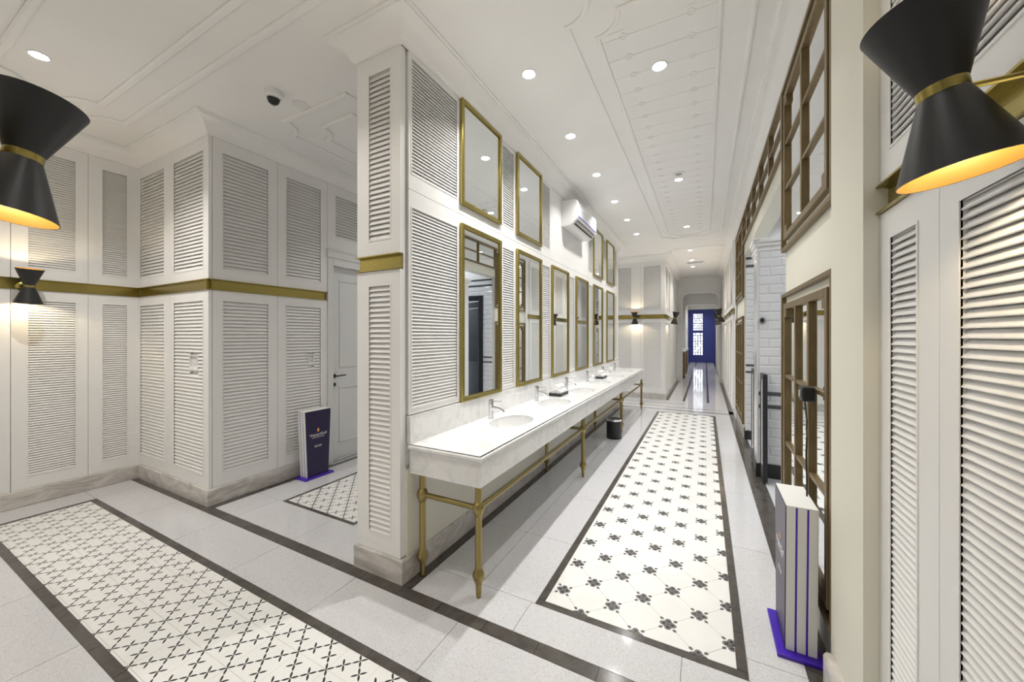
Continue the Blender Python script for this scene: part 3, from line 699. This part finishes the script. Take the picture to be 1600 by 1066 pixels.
# ------------------------------------------------------------------ vanity counter
XFt = -1.14; Y0, Y1 = 1.80, 8.26; ZT = 0.86
ct = empty('vanity_counter', ((XV + XFt) / 2, (Y0 + Y1) / 2, 0)); cx0, cy0 = ct.location.x, ct.location.y
SK = [2.69 + 0.957 * k for k in range(6)]; SX = -1.40; RA, RB = 0.155, 0.245
mb = MB(); cells = [Y0] + [(SK[k] + SK[k + 1]) / 2 for k in range(5)] + [Y1]
NE = 48
for k in range(6):
    ya, yb = cells[k] - cy0, cells[k + 1] - cy0; yc = SK[k] - cy0; xc = SX - cx0; xa, xb = XV + 0.001 - cx0, XFt - cx0
    ang = sorted([2 * PI * j / NE for j in range(NE)] + [math.atan2(Y - yc, X - xc) % (2 * PI) for X in (xa, xb) for Y in (ya, yb)])
    i = len(mb.v); n = len(ang)
    for t in ang:
        c, s = math.cos(t), math.sin(t)
        q = min(((xb - xc) / c if c > 1e-9 else 1e9), ((xa - xc) / c if c < -1e-9 else 1e9), ((yb - yc) / s if s > 1e-9 else 1e9), ((ya - yc) / s if s < -1e-9 else 1e9))
        r = 1 / math.sqrt((c / RA) ** 2 + (s / RB) ** 2)
        mb.v += [(xc + c * q, yc + s * q, ZT), (xc + c * r, yc + s * r, ZT), (xc + c * r, yc + s * r, ZT - 0.022)]
    for j in range(n):
        a, b = i + 3 * j, i + 3 * ((j + 1) % n)
        mb.f += [(a, b, b + 1, a + 1), (a + 1, b + 1, b + 2, a + 2)]
top = mb.mesh('countertop', False); top.materials.append(MATS['counter']); link('countertop', top, ct)
lx, ly0, ly1 = XFt - cx0, Y0 - cy0, Y1 - cy0; bx = XV - cx0
edge = [(0, ZT), (0, ZT - 0.004), (0.004, ZT - 0.005), (0.008, ZT - 0.010), (0.008, ZT - 0.024), (0.003, ZT - 0.03), (-0.004, ZT - 0.032), (-0.01, ZT - 0.032), (-0.01, ZT)]
MB().sweep([(bx + 0.002, ly1), (lx, ly1), (lx, ly0), (bx + 0.002, ly0)][::-1], edge).build('edge_moulding', 'counter', ct)
ap = MB().box(lx - 0.03, lx - 0.008, ly0 + 0.008, ly1 - 0.008, 0.675, ZT - 0.032).box(bx + 0.002, lx - 0.03, ly0 + 0.008, ly0 + 0.03, 0.675, ZT - 0.032).box(bx + 0.002, lx - 0.03, ly1 - 0.03, ly1 - 0.008, 0.675, ZT - 0.032).build('apron', 'counter', ct, bevel=0.002)
for a, b in zip(range(0, 8), range(1, 9)):
    ya, yb = ly0 + (ly1 - ly0) * a / 8, ly0 + (ly1 - ly0) * b / 8
    MB().box(ya + cy0 - 1.79 + 0.0007, yb + cy0 - 1.79 - 0.0007, -0.016, 0.02, ZT, 1.04).build('backsplash_slab', 'counter', wV, bevel=0.001)
LEGY = [1.865, 3.99, 6.11, 8.20]; LXF, LXB = -1.195, -1.625; JZ = 0.53
legp = [(0.010, 0.0), (0.014, 0.004), (0.016, 0.03), (0.019, 0.085), (0.023, 0.09), (0.025, 0.098), (0.033, 0.112), (0.037, 0.13), (0.034, 0.148), (0.026, 0.164), (0.022, 0.174), (0.0205, 0.18), (0.0205, JZ - 0.046), (0.024, JZ - 0.042), (0.026, JZ - 0.034), (0.033, JZ - 0.020), (0.0365, JZ), (0.033, JZ + 0.020), (0.026, JZ + 0.033), (0.0205, JZ + 0.04), (0.0205, 0.675)]
lm = MB().lathe(legp, n=20).mesh('leg'); lm.materials.append(MATS['legbrass'])
for y in LEGY:
    for X in (LXF, LXB): link('leg', lm, ct, (X - cx0, y - cy0, 0))
    MB().tube((LXB - cx0, y - cy0, JZ), (LXF - cx0, y - cy0, JZ), 0.0165, n=14).build('cross_rail', 'legbrass', ct)
for a, b in zip(LEGY, LEGY[1:]): MB().tube((LXF - cx0, a - cy0, JZ), (LXF - cx0, b - cy0, JZ), 0.0165, n=14).build('front_rail', 'legbrass', ct)
tag(ct, 'long white marble vanity counter on turned brass legs', 'counter')
# basins and taps
def basin(y, label):
    e = empty('basin', (SX, y, ZT - 0.022 - 0.15))
    prof = [(0.97, 0.15), (0.96, 0.14), (0.93, 0.11), (0.86, 0.07), (0.74, 0.035), (0.55, 0.013), (0.30, 0.004), (0.1, 0.0)]
    outer = [(1.04, 0.15), (1.03, 0.10), (0.95, 0.05), (0.8, 0.01), (0.5, -0.012), (0.1, -0.016)]
    MB().lathe(outer[::-1] + prof, (0, 0, 0), 40, sx=RA, sy=RB).build('bowl', 'ceramic', e)
    MB().lathe([(0.001, 0.004), (0.022, 0.004), (0.026, 0.001)], (0, 0, 0), 20, cap=False).build('drain', 'chrome', e)
    MB().lathe([(0.013, 0), (0.013, 0.006)], (0, -RB * 0.93, 0.122), 16, (0, 1, -0.25), sx=1.7).build('overflow_hole', 'black', e)
    MB().tube((0, 0, -0.010), (0, 0, -0.06), 0.015).tube((0, 0, -0.055), (-0.20, 0, -0.055), 0.014).tube((-0.20, 0, -0.045), (-0.20, 0, -0.22), 0.014).lathe([(0.028, -0.33), (0.032, -0.32), (0.032, -0.23), (0.026, -0.22)], (-0.2, 0, 0), n=18).tube((-0.2, 0, -0.25), (-0.275, 0, -0.25), 0.013).build('trap', 'chrome', e)
    tag(e, label, 'basin', 'basins along the vanity')
def tap(y, label):
    e = empty('basin_tap', (-1.60, y, ZT))
    MB().lathe([(0.027, 0), (0.027, 0.004), (0.0225, 0.007), (0.0225, 0.125)], n=22).build('body', 'chrome', e)
    MB().lathe([(0.0235, 0.127), (0.0235, 0.155), (0.021, 0.159)], n=22).build('cap', 'chrome', e)
    MB().tube((0.0, 0, 0.143), (0.098, 0, 0.150), 0.0045, 0.004).build('lever', 'chrome', e)
    MB().path([(0.01, 0, 0.095), (0.08, 0, 0.090), (0.112, 0, 0.078), (0.128, 0, 0.062)], 0.0115, 12).build('spout', 'chrome', e)
    tag(e, label, 'tap', 'taps along the vanity')
for k, y in enumerate(SK):
    basin(y, f'white oval undermount basin, {ORD[k]} along the counter from the louvred pillar')
    tap(y, f'chrome lever basin tap, {ORD[k]} along the counter from the louvred pillar')
# towel trays
def tray(y, where, where2):
    e = empty('amenity_tray', (-1.53, y, ZT)); a, b = 0.075, 0.13
    MB().box(-a, a, -b, b, 0, 0.006).box(-a, -a + 0.006, -b, b, 0.006, 0.036).box(a - 0.006, a, -b, b, 0.006, 0.036).box(-a + 0.006, a - 0.006, -b, -b + 0.006, 0.006, 0.036).box(-a + 0.006, a - 0.006, b - 0.006, b, 0.006, 0.036).build('tray', 'blackwood', e, bevel=0.002)
    tag(e, f'small black tray on the vanity {where}', 'tray')
    for j, (dx, dz_) in enumerate(((-0.034, 0.035), (0.034, 0.035), (0.0, 0.088))):
        t = empty('rolled_towel', (-1.53 + dx, y, ZT + 0.006 + dz_ - 0.034 + (0 if j < 2 else 0)))
        MB().lathe([(0.010, -0.105), (0.028, -0.108), (0.033, -0.100), (0.033, 0.100), (0.028, 0.108), (0.010, 0.105)], (0, 0, 0.034), 20, (0, 1, 0)).build('roll', 'towel', t)
        MB().lathe([(0.0335, -0.004), (0.0335, 0.004)], (0, 0, 0.034), 20, (0, 1, 0), cap=False).build('band', 'greyplastic', t)
        tag(t, f'rolled white hand towel {("on the wall side", "on the basin side", "on top")[j]} of the tray {where2}', 'towel', 'rolled towels on the vanity')
tray(4.13, 'between the second and third taps from the pillar', 'by the third tap'); tray(6.10, 'between the fourth and fifth taps from the pillar', 'by the fifth tap')
# soap pump beyond the fifth tap
e = empty('soap_bottle', (-1.56, 7.0, ZT)); MB().lathe([(0.03, 0), (0.032, 0.01), (0.032, 0.09), (0.012, 0.11)], n=18).build('bottle', 'plastic', e); MB().tube((0, 0, 0.11), (0, 0, 0.145), 0.006).tube((0, 0, 0.145), (0.05, 0, 0.145), 0.005).build('pump', 'chrome', e)
tag(e, 'white soap pump bottle on the vanity between the last two taps', 'bottle')
# mirrors
def wall_mirror(y0, z0, z1, label):
    e = empty('wall_mirror', (XV, y0 + MW / 2, z0)); hw = MW / 2; Hh = z1 - z0; t = 0.034
    mb = MB(); d = 0.026
    for sy in (-1, 1):
        a, b = sorted((sy * hw, sy * (hw - t))); mb.box(0, d, a, b, 0, Hh)
    mb.box(0, d, -hw + t, hw - t, 0, t).box(0, d, -hw + t, hw - t, Hh - t, Hh)
    mb.build('frame', 'brass', e, bevel=0.004)
    MB().box(0.001, 0.012, -hw + t, hw - t, t, Hh - t).build('mirror_glass', 'mirror', e)
    b2 = 0.006
    MB().box(0.012, 0.017, -hw + t, -hw + t + b2, t, Hh - t).box(0.012, 0.017, hw - t - b2, hw - t, t, Hh - t).box(0.012, 0.017, -hw + t, hw - t, t, t + b2).box(0.012, 0.017, -hw + t, hw - t, Hh - t - b2, Hh - t).build('inner_bead', 'brass', e)
    tag(e, label, 'mirror', 'brass framed mirrors above the vanity')
for k in range(6):
    wall_mirror(MIR[k], *MZ, f'tall brass framed mirror in the lower row, {ORD[k]} from the louvred pillar')
    if k in (0, 1, 4, 5): wall_mirror(MIR[k], *UZ, 'shorter brass framed mirror in the upper row, ' + {0: 'next to the louvred pillar', 1: 'just before the air conditioner', 4: 'just after the air conditioner', 5: 'last along the wall'}[k])

# ------------------------------------------------------------------ air conditioner, bin, camera, discs
e = empty('air_conditioner', (XV, 5.10, 3.0)); hl = 0.46
prof = [(0, 0.0), (0, 0.33), (0.185, 0.33), (0.215, 0.315), (0.225, 0.28), (0.225, 0.10), (0.215, 0.075), (0.15, 0.012), (0.12, 0.0)]
MB().prism(prof, -hl, hl, 'y').build('body', 'plastic', e, bevel=0.006)
MB().prism([(0.2085, 0.0685), (0.1600, 0.0190), (0.1560, 0.0230), (0.2045, 0.0725)], -hl + 0.05, hl - 0.05, 'y').build('air_outlet', 'black', e)
for s in (0.35, 0.62): 
    X, Z = 0.160 + 0.0485 * s, 0.019 + 0.0495 * s
    MB().prism([(X, Z), (X + 0.004, Z - 0.004), (X + 0.012, Z + 0.004), (X + 0.008, Z + 0.008)], -hl + 0.05, hl - 0.05, 'y').build('vane', 'plastic', e)
MB().box(0.2255, 0.228, -hl + 0.03, hl - 0.03, 0.10, 0.118).build('blue_film', 'bluestrip', e)
tag(e, 'white wall air conditioner with dark outlet above the middle mirrors', 'air conditioner')
e = empty('waste_bin', (-1.235, 5.74, 0))
MB().lathe([(0.108, 0.0), (0.112, 0.006), (0.112, 0.268)], n=32).build('body', 'black', e)
MB().lathe([(0.113, 0.268), (0.114, 0.285), (0.104, 0.296), (0.098, 0.296), (0.098, 0.27)], n=32, cap=False).build('rim', 'chrome', e)
MB().lathe([(0.098, 0.272), (0.06, 0.288), (0.001, 0.294)], n=32, cap=False).build('lid', 'black', e)
tag(e, 'black cylindrical waste bin with steel rim under the vanity front', 'bin')
e = empty('security_camera', (-3.09, 1.77, CZ))
MB().lathe([(0.062, 0), (0.064, -0.02), (0.060, -0.045), (0.045, -0.055)], n=28).build('housing', 'plastic', e)
MB().lathe([(0.046, -0.05), (0.046, -0.062), (0.036, -0.088), (0.018, -0.100), (0.001, -0.103)], (0, 0, 0), 24, (0.25, -0.1, 1), cap=False).build('dome', 'black', e)
MB().lathe([(0.014, -0.101), (0.012, -0.106)], (0, 0, 0), 14, (0.25, -0.1, 1)).build('lens', 'greyplastic', e)
tag(e, 'white dome security camera with black lens on the ceiling', 'camera')
def disc(name, x, y, r, mt, label):
    e = empty(name, (x, y, CZ)); MB().lathe([(r, 0), (r, -0.006), (r * 0.93, -0.01), (r * 0.85, -0.01)], n=28).build('ring', 'plastic', e)
    MB().lathe([(r * 0.85, -0.009), (r * 0.4, -0.0105), (0.001, -0.011)], n=28, cap=False).build('grille', mt, e); tag(e, label, 'speaker')
disc('ceiling_speaker', -3.06, 1.97, 0.062, 'plastic', 'round white ceiling speaker beside the security camera')
disc('ceiling_speaker', -0.287, 4.94, 0.072, 'greyplastic', 'round grey ceiling speaker in the boarded corridor ceiling')
e = empty('air_vent', (-0.24, 11.05, CZ))
MB().box(-0.22, 0.22, -0.11, -0.08, -0.02, 0).box(-0.22, 0.22, 0.08, 0.11, -0.02, 0).box(-0.22, -0.19, -0.08, 0.08, -0.02, 0).box(0.19, 0.22, -0.08, 0.08, -0.02, 0).build('frame', 'plastic', e)
for k in range(5): MB().box(-0.19, 0.19, -0.07 + 0.03 * k, -0.05 + 0.03 * k, -0.012, -0.006).build('slat', 'greyplastic', e)
tag(e, 'white slatted air vent in the far corridor ceiling', 'vent')

# ------------------------------------------------------------------ signs
def text_mesh(s, size):
    c = bpy.data.curves.new('lettering', 'FONT'); c.body = s; c.size = size; c.extrude = 0.0004; c.align_x = 'CENTER'
    o = bpy.data.objects.new('lettering', c); COL.objects.link(o)
    dg = bpy.context.evaluated_depsgraph_get(); me = bpy.data.meshes.new_from_object(o.evaluated_get(dg))
    bpy.data.objects.remove(o); me.name = 'lettering'; return me
def sign(loc, rot, label):
    # local: front faces -Y, thickness along +Y, width along X
    e = empty('floor_sign', loc, rot); wt, wb_, Hh = 0.155, 0.125, 0.73
    MB().prism([(-0.17, -0.035), (0.17, -0.035), (0.17, 0.15), (-0.17, 0.15)], 0, 0.018).build('base_plate', 'purple', e, bevel=0.003)
    tp = lambda a, b, k: [(-wb_ * k, 0.018), (wb_ * k, 0.018), (wt * k, Hh), (-wt * k, Hh)]
    for j in range(3): MB().prism(tp(0, 0, 1), 0.004 + 0.044 * j, 0.040 + 0.044 * j, 'y').build('foam_layer', 'foam', e, bevel=0.002)
    for j in range(2): MB().prism(tp(0, 0, 0.985), 0.040 + 0.044 * j, 0.048 + 0.044 * j, 'y').build('purple_seam', 'purple', e)
    MB().box(-wt, wt, 0.004, 0.128, Hh, Hh + 0.006).build('top_cap', 'foam', e, bevel=0.002)
    face = MB().prism(tp(0, 0, 0.985), 0.0, 0.004, 'y').build('printed_face', 'plum', e)
    for s, sz, z, mt in (('VinpearlGolf', 0.040, 0.455, 'white'), ('HOSPITALITY COLLECTION', 0.0105, 0.435, 'white')):
        if s[0] == 'H':
            mb = MB()
            for k in range(16): mb.box(-0.075 + k * 0.0095, -0.075 + k * 0.0095 + (0.006 if k % 5 else 0.004), -0.0006, 0.0, z, z + 0.007)
            mb.build('small_print', mt, face, smooth=False); continue
        me = text_mesh(s, sz); me.materials.append(MATS[mt])
        link('lettering', me, face, (0, -0.0005, z), (PI / 2, 0, 0))
    mb = MB()
    for k in range(4):      # four block characters of strokes
        X = -0.045 + 0.023 * k
        mb.box(X, X + 0.016, -0.0006, 0, 0.345, 0.348).box(X + 0.0065, X + 0.0095, -0.0006, 0, 0.330, 0.354).box(X + 0.001, X + 0.015, -0.0006, 0, 0.333, 0.336)
        if k % 2: mb.box(X, X + 0.003, -0.0006, 0, 0.330, 0.350)
        else: mb.box(X + 0.013, X + 0.016, -0.0006, 0, 0.330, 0.342)
    mb.build('characters', 'white', face, smooth=False)
    fl = [(0, 0.545), (0.006, 0.530), (0.013, 0.518), (0.012, 0.504), (0.0, 0.494), (-0.012, 0.504), (-0.013, 0.518), (-0.006, 0.530)]
    MB().prism(fl, -0.0006, 0, 'y').build('emblem', 'flame', face)
    tag(e, label, 'sign', 'purple floor signs')
sign((-3.80, 2.655, 0), PI / 2, 'small tapered purple floor sign standing by the white passage door')
sign((0.345, 2.36, 0), -PI / 2, 'small tapered purple floor sign by the wooden mirror screen with the plug')

# ------------------------------------------------------------------ ceiling spotlights
WARM, COOL = (1.0, 0.95, 0.88), (0.88, 0.93, 1.0)
def make_spot(x, y, label, power=DOWN_W, col=(1.0, 0.975, 0.935), drop=0.0):
    e = empty('downlight', (x, y, CZ - drop))
    MB().lathe([(0.056, 0.0), (0.056, -0.004), (0.050, -0.006), (0.043, -0.002)], n=28, cap=False).build('trim_ring', 'plastic', e)
    MB().lathe([(0.043, -0.002), (0.001, -0.0035)], n=28, cap=False).build('lens', 'bulb', e)
    l = bpy.data.lights.new('downlight_lamp', 'AREA'); l.shape = 'DISK'; l.size = 0.07; l.energy = power; l.color = col; l.spread = math.radians(115)
    o = bpy.data.objects.new('downlight_lamp', l); COL.objects.link(o); o.parent = e; o.location = (0, 0, -0.008)
    return tag(e, label, 'downlight', 'ceiling downlights')
for k, y in enumerate((2.54, 3.52, 4.51, 5.53, 6.51, 7.49)): make_spot(-1.18, y, f'round downlight in the row above the counter, {ORD[k]} from the louvred pillar', DOWN_W * (2.1 if k == 0 else 1))
for k, y in enumerate((2.90, 5.12, 7.39)): make_spot(-0.297, y, f'round downlight in the boarded ceiling panel, {ORD[k]} from its rounded near end', drop=0.003)
for k, y in enumerate((9.47, 10.75, 11.77)): make_spot(-0.31, y, f'round downlight over the far corridor, {ORD[k]} past the boarded panel', DOWN_W * 1.1)
for k, y in enumerate((15.2, 16.8, 19.6, 21.4, 23.2)): make_spot(-0.25, y, f'round downlight in the far hall ceiling, {ORD[k]} past the first portal', DOWN_W * 1.3)
make_spot(-4.16, 0.78, 'round downlight above the cross corridor by the left lamp', DOWN_W * 2.3, col=WARM)
make_spot(-2.2, 0.90, 'added unseen fill downlight in the cross corridor over the tile carpet', DOWN_W * 1.0, col=WARM); make_spot(-0.3, 0.6, 'added unseen fill downlight above the corridor crossing', DOWN_W * 0.35)  # both out of view, added as fill for the left corridor and crossing
make_spot(-0.3, -1.5, 'added unseen downlight giving extra light behind the corridor crossing')  # unseen fitting behind the camera, added for extra light
for k, y in enumerate((3.6, 5.2, 6.8)): make_spot(-3.0, y, f'round downlight in the side passage, {ORD[k]} from its mouth', DOWN_W * 0.8)
make_spot(-2.9, 9.0, 'round downlight where the passage meets the far wall'); make_spot(1.3, 4.2, 'round downlight in the washroom lobby before the piers', col=COOL); make_spot(1.3, 6.05, 'round downlight in the washroom lobby near the dark door', col=COOL)

# ------------------------------------------------------------------ wall lamps
def sconce(wall_pt, out, label, arm=0.187, lamp=True):
    # local -Y points out of the wall
    rot = math.atan2(out[0], -out[1])
    e = empty('wall_lamp', (wall_pt[0], wall_pt[1], 2.0), rot)
    th = 0.1713; ax = Vector((0, -math.sin(th), math.cos(th))); c = Vector((0, -arm, 0))
    Rr, Rn, hh = 0.086, 0.033, 0.153
    MB().lathe([(0.046, 0), (0.046, 0.016), (0.040, 0.020)], (0, 0.02, 0), 28, (0, -1, 0)).build('backplate', 'brass', e)
    MB().tube((0, 0.0, 0), (0, -arm + Rn, 0), 0.0055).build('arm', 'brass', e)
    for s in (1, -1):
        sh = MB().lathe([(Rn, 0.006), (Rr, hh), (Rr - 0.0015, hh), (Rn - 0.0015, 0.006)], c, 40, tuple(ax * s), cap=False).build('shade', 'lampblack', e)
        MB().lathe([(0.001, 0.012), (Rn - 0.003, 0.012), (Rr - 0.002, hh - 0.0006)], c, 40, tuple(ax * s), cap=False).build('gold_lining', 'lampgold', sh)
        MB().ball((0, 0, 0), 0.016, 8, 14).build('bulb', 'warmbulb', sh, tuple(c + ax * s * 0.055))
        l = bpy.data.lights.new('sconce_lamp', 'POINT'); l.energy = SCONCE_W; l.color = (1.0, 0.83, 0.54); l.shadow_soft_size = 0.012
        o = bpy.data.objects.new('sconce_lamp', l); COL.objects.link(o); o.parent = e; o.location = c + ax * s * 0.118
    MB().lathe([(Rn + 0.0012, -0.009), (Rn + 0.0012, 0.009)], c, 40, tuple(ax)).build('collar', 'brass', e)
    return tag(e, label, 'wall lamp', 'hourglass wall lamps')
sconce((0.545, 0.962), (-1, 0), 'black hourglass wall lamp beside the wide louvres of the near right wall', 0.162)
sconce((-1.502, 0.07), (0, 1), 'black hourglass wall lamp on the plain panelled wall opposite the louvred pillar')
sconce((XA, 0.945), (1, 0), 'black hourglass wall lamp on the louvred wall closing the cross corridor')
sconce((-1.545, YF), (0, -1), 'black hourglass wall lamp facing the end of the vanity counter')
sconce((XF, 10.15), (1, 0), 'black hourglass wall lamp on the far corridor wall opposite the pair')
sconce((XR - 0.06, 9.45), (-1, 0), 'black hourglass wall lamp of the far right pair, nearer the screens')
sconce((XR - 0.06, 11.3), (-1, 0), 'black hourglass wall lamp of the far right pair, nearer the portal')
